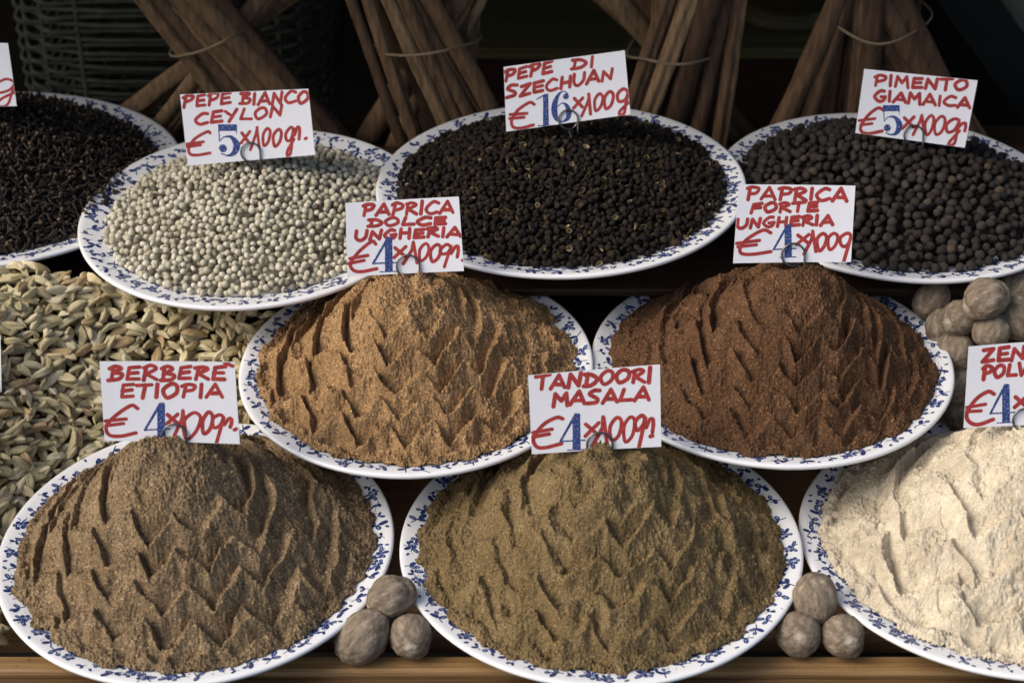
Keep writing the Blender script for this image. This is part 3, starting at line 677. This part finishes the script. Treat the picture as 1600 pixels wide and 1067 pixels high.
# ------------------------------------------------------------------ price cards with handwriting
GLY = {  # strokes in a unit box, y up; 's' = smooth, 'l' = straight, 'o' = smooth closed
 'P': [('l', [(.18,.0),(.30,.92)]), ('s', [(.05,.86),(.45,1),(.95,.88),(.80,.55),(.28,.42)])],
 'E': [('l', [(.92,.97),(.22,.90),(.14,.05),(.95,.08)]), ('l', [(.2,.50),(.85,.54)])],
 'B': [('l', [(.30,.95),(.25,.05)]), ('s', [(.08,.86),(.5,1),(.85,.83),(.35,.56)]), ('s', [(.35,.56),(.95,.42),(.75,.08),(.05,.03)])],
 'I': [('l', [(.55,1),(.45,.02)])],
 'A': [('l', [(.02,.0),(.55,1),(.98,.03)]), ('l', [(.25,.30),(.78,.26)])],
 'N': [('l', [(.08,.0),(.20,.92),(.80,.10),(.92,1)])],
 'C': [('s', [(.95,.90),(.55,.98),(.06,.45),(.40,.02),(.97,.12)])],
 'O': [('o', [(.5,1),(.06,.55),(.35,.02),(.9,.35),(.88,.85)])],
 'Y': [('l', [(.03,.92),(.52,.50)]), ('l', [(.95,1),(.38,.0)])],
 'L': [('l', [(.34,1),(.12,.10),(.97,.10)])],
 'D': [('l', [(.26,.92),(.18,.06)]), ('s', [(.05,.92),(.55,.88),(.98,.5),(.60,.12),(.02,.04)])],
 'S': [('s', [(.95,.95),(.45,1),(.15,.72),(.75,.40),(.70,.08),(.05,.03)])],
 'Z': [('l', [(.12,.88),(.90,.97),(.08,.05),(.95,.12)])],
 'H': [('l', [(.16,.02),(.22,1)]), ('l', [(.85,.0),(.88,.98)]), ('l', [(.2,.5),(.86,.5)])],
 'U': [('s', [(.08,1),(.06,.3),(.42,.0),(.85,.32),(.92,1)])],
 'M': [('l', [(.05,.0),(.16,.95),(.50,.42),(.86,.97),(.94,.0)])],
 'T': [('l', [(.0,.88),(1,.97)]), ('l', [(.54,.92),(.45,.0)])],
 'G': [('s', [(.88,.95),(.5,1),(.05,.45),(.42,.02),(.85,.16),(.95,.46)]), ('l', [(.55,.44),(.98,.46)])],
 'R': [('l', [(.14,.0),(.24,.92)]), ('s', [(.05,.88),(.55,1),(.88,.80),(.28,.46)]), ('l', [(.30,.46),(.98,.02)])],
 'F': [('l', [(.95,.98),(.25,.90),(.10,.0)]), ('l', [(.18,.5),(.82,.56)])],
 'V': [('l', [(.05,1),(.25,.02),(.95,1)])],
 '`': [('l', [(.0,1),(1,.0)])], '.': [('l', [(.3,.4),(.7,.6)])],
 'e': [('s', [(.98,.93),(.78,1),(.36,.70),(.10,.32),(.16,.05),(.45,.01),(.95,.13)]), ('l', [(.03,.50),(.66,.60)]), ('l', [(.02,.34),(.55,.42)])],
 'x': [('l', [(.08,.92),(.88,.12)]), ('l', [(.95,1),(.0,.0)])],
 '1': [('l', [(.0,.0),(.62,.70),(.70,1)]), ('l', [(.70,1),(.92,.06)])],
 '0': [('o', [(.62,1),(.12,.62),(.22,.04),(.72,.25),(.95,.80)])],
 'g': [('o', [(.60,1),(.12,.80),(.22,.52),(.66,.60),(.92,.92)]), ('s', [(.95,.96),(.78,.45),(.62,.10),(.30,.01),(.34,.20),(.98,.55)])],
 '9': [('o', [(.60,1),(.12,.80),(.22,.55),(.66,.62),(.88,.90)]), ('l', [(.92,.92),(.40,.0)])],
 'r': [('s', [(.0,.35),(.45,.92),(.78,.95),(.82,.55),(.72,.05)])],
}
STAMP = {  # heavy serif numerals: polygons and strokes with their own widths
 '4': dict(poly=[[(.50,.02),(.82,.02),(.80,.98),(.68,1.0),(.58,.96),(.50,.86)]], st=[([(.62,.96),(.02,.25)], [.055,.045]), ([(.02,.25),(1.0,.28)], [.032,.03]), ([(.30,.015),(1.0,.03)], [.022,.022])]),
 '5': dict(poly=[[(.02,1.0),(.84,1.0),(.84,.79),(.05,.79)]], st=[([(.05,.98),(.10,.47)], [.025,.025]), ([(.84,.98),(.85,.70)], [.022,.018]),
       ([(.10,.47),(.30,.60),(.60,.60),(.82,.42),(.84,.25),(.70,.08),(.45,.02),(.18,.08)], [.02,.03,.07,.14,.15,.10,.04,.03]), ([(.24,.25),(.25,.24)], [.17,.17])]),
 '1': dict(poly=[[(.40,.02),(.74,.02),(.70,1.0),(.56,1.0),(.40,.90)]], st=[([(.02,.82),(.50,.96)], [.03,.05]), ([(.12,.015),(1.0,.03)], [.03,.03])]),
 '6': dict(poly=[], st=[([(.72,.80),(.73,.81)], [.14,.14]), ([(.80,.90),(.60,.97),(.36,.86),(.20,.62),(.16,.36),(.26,.12),(.52,.02),(.80,.12),(.87,.32),(.76,.52),(.55,.60),(.34,.50)], [.03,.025,.07,.13,.15,.11,.03,.10,.13,.09,.03,.025])]),
}
def card_axes(quad):
    """The card's plane: upright, leaning back, through the middle of its lower edge at the given depth."""
    return quad
def make_card(key, quad, ydepth, lean, origin, zs, lines, boxes, stamps, label, ring=None, marker=4.6, curl=0.0, seed=0):
    lean = math.radians(lean); nrm = np.array([0, -math.cos(lean), math.sin(lean)])
    q = np.array(quad, float); mid = (q[2]+q[3])/2; P0 = at_y(mid[0], mid[1], ydepth)
    ex = np.array([1., 0, 0]); ey = np.cross(nrm, ex)
    def hit(px, py):
        d_ = ray(px, py); t = np.dot(P0-CAM, nrm)/np.dot(d_, nrm); p = CAM+d_*t-P0; return np.array([p@ex, p@ey])
    C = np.array([hit(*p) for p in q])                           # TL, TR, BR, BL in card plane metres
    depth = np.dot(P0-CAM, _f); mpp = depth/FPX                  # metres per photo pixel
    loc = lambda x, y: hit(origin[0]+x/zs, origin[1]+y/zs)
    root = empty('price_card', tuple(P0)); root.rotation_euler = Matrix((ex, ey, nrm)).transposed().to_euler()
    tag(root, label, 'price card', 'handwritten price cards')
    # raster of the ink, at 0.12 mm
    res = .00013; x0, y0 = C.min(0)-.001; x1, y1 = C.max(0)+.001; gx = np.arange(x0, x1, res); gy = np.arange(y0, y1, res)
    red = np.zeros((len(gy), len(gx)), bool); blu = np.zeros_like(red); rr = np.random.default_rng(900+seed)
    def stroke(img, P, rad):
        P = np.asarray(P, float); rad = np.broadcast_to(rad, (len(P),))
        for i in range(max(1, len(P)-1)):
            a, b_ = P[i], P[min(i+1, len(P)-1)]; r0, r1 = rad[i], rad[min(i+1, len(P)-1)]; mr = max(r0, r1)
            i0, i1 = np.searchsorted(gx, [min(a[0], b_[0])-mr, max(a[0], b_[0])+mr]); j0, j1 = np.searchsorted(gy, [min(a[1], b_[1])-mr, max(a[1], b_[1])+mr])
            if i1 <= i0 or j1 <= j0: continue
            X, Y = np.meshgrid(gx[i0:i1], gy[j0:j1]); dx_, dy_ = b_-a; L2 = dx_*dx_+dy_*dy_+1e-16
            t = np.clip(((X-a[0])*dx_+(Y-a[1])*dy_)/L2, 0, 1); dd = np.hypot(X-a[0]-t*dx_, Y-a[1]-t*dy_)
            img[j0:j1, i0:i1] |= dd < r0+(r1-r0)*t
    def polyfill(img, P):
        X, Y = np.meshgrid(gx, gy); ins = np.zeros_like(img)
        for i in range(len(P)):
            (xa, ya), (xb, yb) = P[i], P[(i+1) % len(P)]
            c = ((ya > Y) != (yb > Y)) & (X < (xb-xa)*(Y-ya)/(yb-ya+1e-15)+xa); ins ^= c
        img |= ins
    def glyph(ch, f, rad):
        for kind, pts in GLY[ch]:
            p = np.array(pts)+rr.normal(0, .022, (len(pts), 2))
            p = catmull(p, 7, kind == 'o') if kind in 'so' else p
            stroke(red, [f(*k) for k in p], rad*rr.uniform(.92, 1.1))
    rad = marker*.58*mpp
    WID = {'I': .38, 'M': 1.15, 'N': 1.05, 'A': 1.1, 'O': 1.05, 'C': 1.05, 'H': 1.05, 'E': .95, 'D': 1.05}
    for txt, xa, ya, xb, yb, h in lines:
        wd = [WID.get(c, 1.0) for c in txt]; gapw = .16; tot = sum(wd)+gapw*(len(txt)-1); x = 0
        for c, w_ in zip(txt, wd):
            s0, s1 = x/tot, (x+w_)/tot; x += w_+gapw; hh = h*rr.uniform(.93, 1.05); dy_ = rr.normal(0, h*.025)
            glyph(c, lambda u, v, s0=s0, s1=s1, hh=hh, dy_=dy_: loc(xa+(xb-xa)*(s0+(s1-s0)*u)+hh*.06*v, ya+(yb-ya)*(s0+(s1-s0)*u)-hh*v+dy_), rad)
    for ch, xa, ya, xb, yb in boxes:
        glyph(ch, lambda u, v: loc(xa+(xb-xa)*u, yb+(ya-yb)*v), rad*(.92 if ch in 'e100gr9' else 1))
    for ch, xa, ya, xb, yb in stamps:
        f = lambda u, v: loc(xa+(xb-xa)*u, yb+(ya-yb)*v); wloc = (xb-xa)/zs*mpp
        for p in STAMP[ch]['poly']: polyfill(blu, [f(*k) for k in p])
        for p, rd in STAMP[ch]['st']:
            pp = np.concatenate([np.array(p), np.array(rd)[:, None]], 1); pp = catmull(pp, 8) if len(p) > 2 else pp
            stroke(blu, [f(k[0], k[1]) for k in pp], np.array([max(k[2], .012)*wloc for k in pp]))
    if blu.any():                                               # worn stamp
        sp = noise2(blu.shape, .0005, .003, 70+seed, .4, res); blu &= sp < 1.75
    red &= ~blu
    # clip the ink to the card
    X, Y = np.meshgrid(gx, gy); inside = np.ones_like(red)
    for i in range(4):
        a, b_ = C[i], C[(i+1) % 4]; inside &= ((b_[0]-a[0])*(Y-a[1])-(b_[1]-a[1])*(X-a[0])) < -1e-7*0-.00015*np.hypot(*(b_-a))
    red &= inside; blu &= inside
    wid = np.linalg.norm(C[1]-C[0])
    bend = lambda x: curl*((x-C[:, 0].mean())/wid*2)**2
    V, F, MI = [], [], []
    th = .00035; nseg = 12                                      # paper sheet, softly curled
    top = [C[0]+(C[1]-C[0])*k/nseg for k in range(nseg+1)]; bot = [C[3]+(C[2]-C[3])*k/nseg for k in range(nseg+1)]
    for k in range(nseg+1):
        for p in (top[k], bot[k]):
            V.append((p[0], p[1], bend(p[0]))); V.append((p[0], p[1], bend(p[0])-th))
    for k in range(nseg):
        a = 4*k; b_ = 4*(k+1)                                    # a: top front, +1 top back, +2 bottom front, +3 bottom back
        F += [(a, a+2, b_+2, b_), (a+1, b_+1, b_+3, a+3), (a, b_, b_+1, a+1), (a+2, a+3, b_+3, b_+2)]
    F += [(0, 1, 3, 2), (4*nseg, 4*nseg+2, 4*nseg+3, 4*nseg+1)]; MI = [0]*len(F)
    hz = res/2
    for img, mi in ((red, 1), (blu, 2)):
        for j in range(len(gy)):
            row = np.concatenate([[0], img[j].astype(np.int8), [0]]); dlt = np.diff(row); st = np.nonzero(dlt == 1)[0]; en = np.nonzero(dlt == -1)[0]
            for s_, e_ in zip(st, en):
                xa, xb = gx[s_]-hz, gx[e_-1]+hz; cuts = np.unique(np.clip(np.concatenate([[xa], np.arange(math.ceil(xa/.006)*.006, xb, .006), [xb]]), xa, xb))
                for c1, c2 in zip(cuts[:-1], cuts[1:]):
                    b0 = len(V); zz1, zz2 = bend(c1)+.00006, bend(c2)+.00006
                    V += [(c1, gy[j]-hz, zz1), (c2, gy[j]-hz, zz2), (c2, gy[j]+hz, zz2), (c1, gy[j]+hz, zz1)]; F.append((b0, b0+1, b0+2, b0+3)); MI.append(mi)
    obj('paper', mesh_data('paper', np.array(V), F, [M_PAPER, M_RED, M_INK], MI, False), root)
    if ring:                                                    # sprung wire holder: two coils grip the card, a stem goes down
        rc = hit(*ring[:2]); rr_ = ring[2]*mpp; a = np.linspace(0, 4*PI, 72); P = []
        for t in a:
            zz = .0012 if t < 2*PI-.5 else (-.0016 if t > 2*PI+.5 else .0012-.0028*(t-2*PI+.5))
            P.append((rc[0]+rr_*math.cos(-PI/2+t), rc[1]+rr_*math.sin(-PI/2+t), zz+bend(rc[0])))
        P = [(rc[0]+rr_*.95, rc[1]-rr_*2.2, .0006), (rc[0]+rr_*.99, rc[1]-rr_*.9, .0010)] + [p for p in P[10:]]
        P += [(rc[0]+.3*rr_, rc[1]-rr_*1.8, -.002), (rc[0]+.3*rr_, rc[1]-rr_*2.6, -.002)]
        mb = MB(); mb.tube(P, .0006, 8); me = mesh_data('wire_clip', np.array(mb.v), mb.f, [M_WIRE], None, True); obj('wire_clip', me, root)
    return root

def card_y(key, back=.004):
    pl = PLATES[key]; ap = pl.get('H', ((0, 0), .03))[0]; c = pl['M'] @ Vector((ap[0], ap[1], 0)); return c.y+back
make_card('bianco', [(282,148),(482,139),(493,242),(294,259)], .985, 24, (270,130), 6.667,
          [('PEPE', 100,262,598,214,122), ('BIANCO', 695,222,1415,212,122), ('CEYLON', 228,432,1142,352,118)],
          [('e',145,505,405,757),('x',710,510,805,630),('1',808,460,908,690),('0',930,475,1020,662),('0',1038,480,1138,665),('g',1165,468,1265,752),('r',1268,455,1335,592),('.',1368,558,1408,596)],
          [('5',465,430,700,762)], 'white price card reading PEPE BIANCO CEYLON', (392,238,15), 4.4, .0015, 1)
make_card('szechuan', [(787,105),(976,79),(985,179),(791,206)], 1.002, 24, (775,70), 7.111,
          [('PEPE', 88,412,622,312,128), ('DI', 835,276,1095,246,112), ('SZECHUAN', 108,598,1298,386,128)],
          [('e',150,640,432,928),('x',860,590,972,706),('1',952,560,1064,795),('0',1082,545,1192,742),('0',1192,525,1312,717),('g',1332,505,1478,785)],
          [('1',445,545,638,908),('6',612,508,840,864)], 'white price card reading PEPE DI SZECHUAN, priced 16', (888,187,15), 4.6, .001, 2)
make_card('pimento', [(1350,108),(1527,126),(1507,231),(1336,208)], 1.012, 24, (1325,100), 7.442,
          [('PIMENTO', 295,250,1385,322,125), ('GIAMAICA', 300,432,1415,512,118)],
          [('e',115,520,412,815),('x',640,620,772,750),('1',758,605,892,822),('0',886,610,1002,832),('0',990,615,1132,832),('g',1120,648,1300,955),('r',1272,690,1382,785)],
          [('5',398,480,632,832)], 'white price card reading PIMENTO GIAMAICA', (1427,211,15), 4.6, .001, 3)
make_card('dolce', [(540,317),(717,307),(725,423),(543,432)], card_y('dolce'), 22, (530,300), 7.619,
          [('PAPRICA', 272,285,1355,252,140), ('DOLCE', 342,412,1272,386,92), ('UNGHERIA', 188,580,1445,522,112)],
          [('e',108,590,452,962),('x',652,655,803,782),('1',758,600,938,858),('0',938,615,1078,832),('0',1068,625,1222,832),('9',1185,625,1345,890),('r',1335,640,1435,782),('.',1458,792,1492,822)],
          [('4',398,535,690,957)], 'white price card reading PAPRICA DOLCE UNGHERIA', (638,416,18), 4.8, .0012, 4)
make_card('forte', [(1154,288),(1336,290),(1329,409),(1145,411)], card_y('forte'), 22, (1140,280), 7.619,
          [('PAPRICA', 188,240,1392,258,145), ('FORTE', 242,396,1050,382,112), ('UNGHERIA', 82,586,1226,538,112)],
          [('e',82,610,488,902),('x',800,660,948,776),('1',878,620,1038,882),('0',1028,648,1162,852),('0',1158,648,1292,837),('9',1295,648,1455,978)],
          [('4',518,535,790,938)], 'white price card reading PAPRICA FORTE UNGHERIA', (1239,398,18), 4.9, .0012, 5)
make_card('berbere', [(156,564),(367,565),(375,693),(164,688)], card_y('berbere'), 20, (145,555), 6.667,
          [('BERBERE', 158,256,1382,258,140), ('ETIOPIA', 278,440,1352,432,140)],
          [('`',1375,72,1460,106),('e',122,525,472,842),('x',770,610,892,712),('1',852,580,978,832),('0',932,595,1125,868),('0',1122,595,1255,818),('9',1235,612,1372,905),('r',1372,655,1462,752),('.',1466,748,1508,788)],
          [('4',538,490,804,872)], "white price card reading BERBERE' ETIOPIA", (273,680,19), 5.4, .0008, 6)
make_card('tandoori', [(825,586),(1031,569),(1033,697),(831,709)], card_y('tandoori'), 20, (815,560), 6.883,
          [('TANDOORI', 148,332,1398,250,148), ('MASALA', 332,512,1368,440,135)],
          [('e',102,625,438,952),('x',682,695,832,832),('1',762,640,934,942),('0',938,640,1080,892),('0',1082,625,1224,892),('9',1205,610,1345,950),('r',1338,645,1428,792),('.',1372,812,1418,848)],
          [('4',412,585,684,990)], 'white price card reading TANDOORI MASALA', (937,694,20), 5.6, .0008, 7)
make_card('zenzero', [(1513,541),(1705,527),(1708,660),(1505,668)], card_y('zenzero'), 20, (1490,525), 6.882,
          [('ZENZERO', 295,284,1420,205,145), ('POLVERE', 298,464,1180,395,138)],
          [('e',108,590,442,942),('x',655,645,800,765),('1',830,610,980,870),('0',975,615,1100,850),('0',1110,610,1230,845),('9',1230,605,1370,900)],
          [('4',388,510,654,938)], 'white price card reading ZENZERO POLVERE, cut by the right edge', (1600,655,18), 5.6, .0008, 8)
make_card('clove', [(-180,60),(13,68),(27,166),(-168,172)], 1.03, 24, (0,0), 2.963,
          [], [('0',-135,395,-98,470),('0',-90,390,-48,462),('g',-36,368,78,492)], [], 'white price card standing in the cloves, cut by the left edge', None, 4.2, .001, 9)
make_card('cardamom', [(-190,530),(1,524),(3,612),(-188,622)], .83, 18, (0,0), 1.0, [], [], [], 'white price card standing in the cardamom pods, a sliver at the left edge', (-95,610,17), 4.2, .0005, 10)

# ------------------------------------------------------------------ cinnamon bundles
def quill(P, rad, rng):
    """one rolled strip of bark: two scrolls meeting in a groove"""
    k = 22; a = np.linspace(0, 2*PI, k, endpoint=False); g0 = rng.uniform(0, 2*PI)
    dlt = np.angle(np.exp(1j*(a-g0))); r = 1-.42*np.exp(-(dlt/.28)**2)+.10*np.exp(-((np.abs(dlt)-.6)/.3)**2)
    prof = np.stack([r*np.cos(a), r*np.sin(a)*rng.uniform(.75, 1)], 1)
    Pn = catmull(P, 9); n_ = len(Pn); R = rad*(1+.035*np.sin(np.linspace(0, 9, n_)+rng.uniform(0, 6))+rng.normal(0, .02, n_))
    Pn = Pn+rng.normal(0, .00015, Pn.shape)
    V, F = tube_np(Pn, R, k, True, prof=prof); V = V+rng.normal(0, .00018, V.shape); return V, F
def bundle(tie, halfw, depth, tops, bots, label, seed, sag, rmul=1.0, n_back=5, tint=(.2, .8)):
    """tie: photo point of the knot line; tops/bots: photo points of the visible sticks at frame top and at the shelf"""
    rng = np.random.default_rng(seed); zb = .0455; Yt = 1.16
    T0 = at_y(tie[0], tie[1], Yt); root = empty('cinnamon_bundle', (T0[0], Yt+.0, zb)); tag(root, label, 'cinnamon', 'bundles of cinnamon sticks tied with string')
    base = np.array([T0[0], Yt, zb]); sticks = []
    for i, (tp, bx, by, lay) in enumerate(bots):
        dy_ = (-1, .1, .9)[lay]*depth*rng.uniform(.85, 1.1)
        top = at_y(tp, 0, Yt+dy_+rng.normal(0, .003)); b_ = at_y(bx, by, Yt+dy_+rng.normal(0, .003))
        dir_ = top-b_; L = (zb+.0005-b_[2])/dir_[2]; lo = b_+dir_*L; hi = top+dir_*rng.uniform(.55, .9)
        mid = (lo+hi)/2+rng.normal(0, .0008, 3); sticks.append((lo, mid, hi, rmul*rng.uniform(.0046, .0078)))
        for q_ in range(int(rng.integers(0, 3)) if lay < 2 else 0):      # thinner sticks lying along it
            o2 = np.array([rng.choice([-1, 1])*rng.uniform(.009, .013), rng.uniform(.001, .006), 0]); sticks.append((lo+o2*rng.uniform(.6, 1.5), mid+o2, hi+o2*rng.uniform(.6, 1.6), rng.uniform(.0036, .0056)))
    for i in range(n_back):
        u = rng.uniform(-.8, .8); x = T0[0]+u*halfw*1.3/FPX; lo = np.array([x+rng.normal(0, .02), Yt+rng.uniform(.004, .03), zb+.0005]); hi = np.array([x+rng.normal(0, .02), Yt+rng.uniform(.0, .03), zb+.24])
        sticks.append((lo, (lo+hi)/2, hi, rng.uniform(.006, .009)))
    for lo, mid, hi, rad in sticks:
        V, F = quill([lo, mid, hi], rad, rng); tn = np.full(len(V), rng.uniform(*tint))
        me = mesh_data('cinnamon_stick', V-base, F, [M_CINN], None, True, tn); obj('cinnamon_stick', me, root)
    # string: sagging loop round the bundle
    w_ = halfw*1.30/FPX; P = []
    xl, xr = at_y(sag[0][0], sag[0][1], Yt), at_y(sag[-1][0], sag[-1][1], Yt)
    for (px, py) in sag:
        u = (px-sag[0][0])/(sag[-1][0]-sag[0][0])*2-1; P.append(at_y(px, py, Yt-(depth*1.25+.018)*math.sqrt(max(0, 1-u*u))))
    for u in (.6, 0, -.6): P.append((xl+xr)/2+np.array([(xr-xl)[0]/2*u, depth*1.1+.012, .0]))
    C = catmull(np.array(P), 8, True)[:-1]; mb = MB(); mb.tube(C, .0011, 7, 0, False, True)
    me = mesh_data('string', np.array(mb.v)-base, mb.f, [M_STRING], None, True); obj('string', me, root)
    return root
bundle((328, 68), 66, .022, None, [(222,345,160,0),(248,385,160,0),(282,425,160,0),(312,462,165,0),(345,505,185,0),(432,215,165,2),(400,262,175,1),(418,312,165,2),(268,372,165,1),(330,450,170,1)],
       'bundle of dark cinnamon sticks in front of the wicker basket, leaning left', 71, [(266,84),(300,84),(330,74),(362,58),(392,40)], 1.1, 3, tint=(0, .95))
bundle((668, 75), 82, .024, None, [(578,648,215,0),(606,700,205,0),(640,738,190,0),(672,772,180,0),(712,572,215,1),(728,622,215,1),(700,672,215,1),(590,680,205,1),(655,752,185,1)],
       'bundle of cinnamon sticks between the white peppercorns and the black husks', 72, [(584,77),(612,86),(655,86),(705,77),(752,60)], 1.15, 4, tint=(.1, 1.0))
bundle((1055, 95), 74, .024, None, [(1042,985,170,0),(1078,1014,172,0),(1108,1054,182,0),(1134,1092,190,0),(1156,1128,195,0),(945,1165,200,2),(968,1130,195,2),(1000,1150,195,2),(1060,1036,180,1),(1125,1078,190,1)],
       'bundle of cinnamon sticks standing behind the black husks, leaning right', 73, [(980,85),(1010,93),(1050,101),(1090,97),(1124,80)], 1.15, 3, tint=(.1, 1.0))
bundle((1370, 40), 84, .026, None, [(1310,1225,190,0),(1322,1265,180,0),(1342,1318,170,1),(1362,1352,165,0),(1340,1428,150,0),(1374,1468,150,0),(1408,1492,165,0),(1432,1400,160,2),(1390,1450,160,1)],
       'bundle of cinnamon sticks behind the allspice card, with a long sagging string', 74, [(1288,18),(1318,48),(1366,69),(1415,58),(1456,22)], 1.1, 3, tint=(.1, .55))

# ------------------------------------------------------------------ wicker basket, bowl, post, jar at the back
def basket():
    YB = 1.33; xl, xr = at_y(24, 90, YB)[0], at_y(489, 90, YB)[0]; xc, hw = (xl+xr)/2, (xr-xl)/2; dep_ = .13
    zlo, zhi = -.12, .17
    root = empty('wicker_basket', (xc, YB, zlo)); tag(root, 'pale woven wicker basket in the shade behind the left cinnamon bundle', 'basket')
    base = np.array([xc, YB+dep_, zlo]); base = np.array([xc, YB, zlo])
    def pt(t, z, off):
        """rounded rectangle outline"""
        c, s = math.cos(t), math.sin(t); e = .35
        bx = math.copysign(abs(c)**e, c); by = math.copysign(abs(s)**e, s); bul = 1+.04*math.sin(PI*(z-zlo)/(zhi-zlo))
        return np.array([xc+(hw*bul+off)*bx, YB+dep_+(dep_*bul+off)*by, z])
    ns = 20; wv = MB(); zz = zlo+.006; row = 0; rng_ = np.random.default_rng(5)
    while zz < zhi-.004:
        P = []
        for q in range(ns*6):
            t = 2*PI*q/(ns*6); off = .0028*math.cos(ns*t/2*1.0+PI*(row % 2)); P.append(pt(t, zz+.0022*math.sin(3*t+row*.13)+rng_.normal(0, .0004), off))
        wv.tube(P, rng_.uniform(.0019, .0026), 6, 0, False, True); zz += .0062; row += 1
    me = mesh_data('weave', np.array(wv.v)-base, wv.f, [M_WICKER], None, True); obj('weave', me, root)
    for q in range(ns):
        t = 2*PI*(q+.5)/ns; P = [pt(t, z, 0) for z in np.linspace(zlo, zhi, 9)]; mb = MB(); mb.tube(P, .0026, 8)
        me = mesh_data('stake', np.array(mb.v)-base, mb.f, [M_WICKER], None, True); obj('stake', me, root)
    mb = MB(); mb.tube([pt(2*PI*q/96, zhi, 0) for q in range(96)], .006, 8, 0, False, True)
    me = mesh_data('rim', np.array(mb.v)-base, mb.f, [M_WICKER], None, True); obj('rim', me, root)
basket()
def lathe(name, prof, m, loc, k=48):
    V, F = [], []; n_ = len(prof)
    for r, z in prof: V += [(r*math.cos(2*PI*q/k), r*math.sin(2*PI*q/k), z) for q in range(k)]
    for i in range(n_-1):
        for q in range(k): F.append((i*k+q, i*k+(q+1)%k, (i+1)*k+(q+1)%k, (i+1)*k+q))
    return obj(name, mesh_data(name, np.array(V), F, [m], None, True), None, loc)
M_BOWL = wood_mat('yellowish_wood', (.055, .040, .011), (.10, .075, .024), .5, .6)
p = at_z(1226, 22, .048)
o = lathe('wooden_bowl', [(.001, 0), (.040, 0), (.043, .004), (.036, .010), (.034, .013), (.050, .024), (.064, .045), (.070, .070), (.067, .070), (.060, .046), (.046, .028), (.001, .022)], M_BOWL, (p[0], p[1], .0472))
tag(o, 'yellowish wooden bowl standing on the chest behind the cinnamon bundles', 'bowl')
M_POST = simple_mat('dark_green_paint', (.008, .009, .007), .5, .4, .2, 40)
A, B = at_y(1470, -60, 1.26), at_y(1640, 180, 1.26); A2 = A+np.array([.022, 0, .0]); dirv = (B-A)
mb = MB(); wv = np.array([.016, 0, .011]); ty = np.array([0, .02, 0])
Q = [A-dirv*.6-wv, A-dirv*.6+wv, B+dirv*.9+wv, B+dirv*.9-wv]
mb.add([q for q in Q]+[q+ty for q in Q], [(0, 1, 2, 3), (7, 6, 5, 4), (0, 4, 5, 1), (1, 5, 6, 2), (2, 6, 7, 3), (3, 7, 4, 0)])
o = mb.build('window_strut', [M_POST], None, tuple((A+B)/2), False); tag(o, 'dark green slanting strut in the upper right corner', 'strut')
M_JAR = simple_mat('pale_stoneware', (.16, .165, .125), .4, .4, .2, 60)
p = at_y(1572, 62, 1.40)
o = lathe('stoneware_jar', [(.001, 0), (.018, 0), (.022, .006), (.0215, .05), (.019, .075), (.013, .088), (.013, .10), (.0155, .104), (.001, .104)], M_JAR, (p[0], 1.40, p[2]-.014))
tag(o, 'pale grey jar at the upper right corner behind the slanting strut', 'jar')
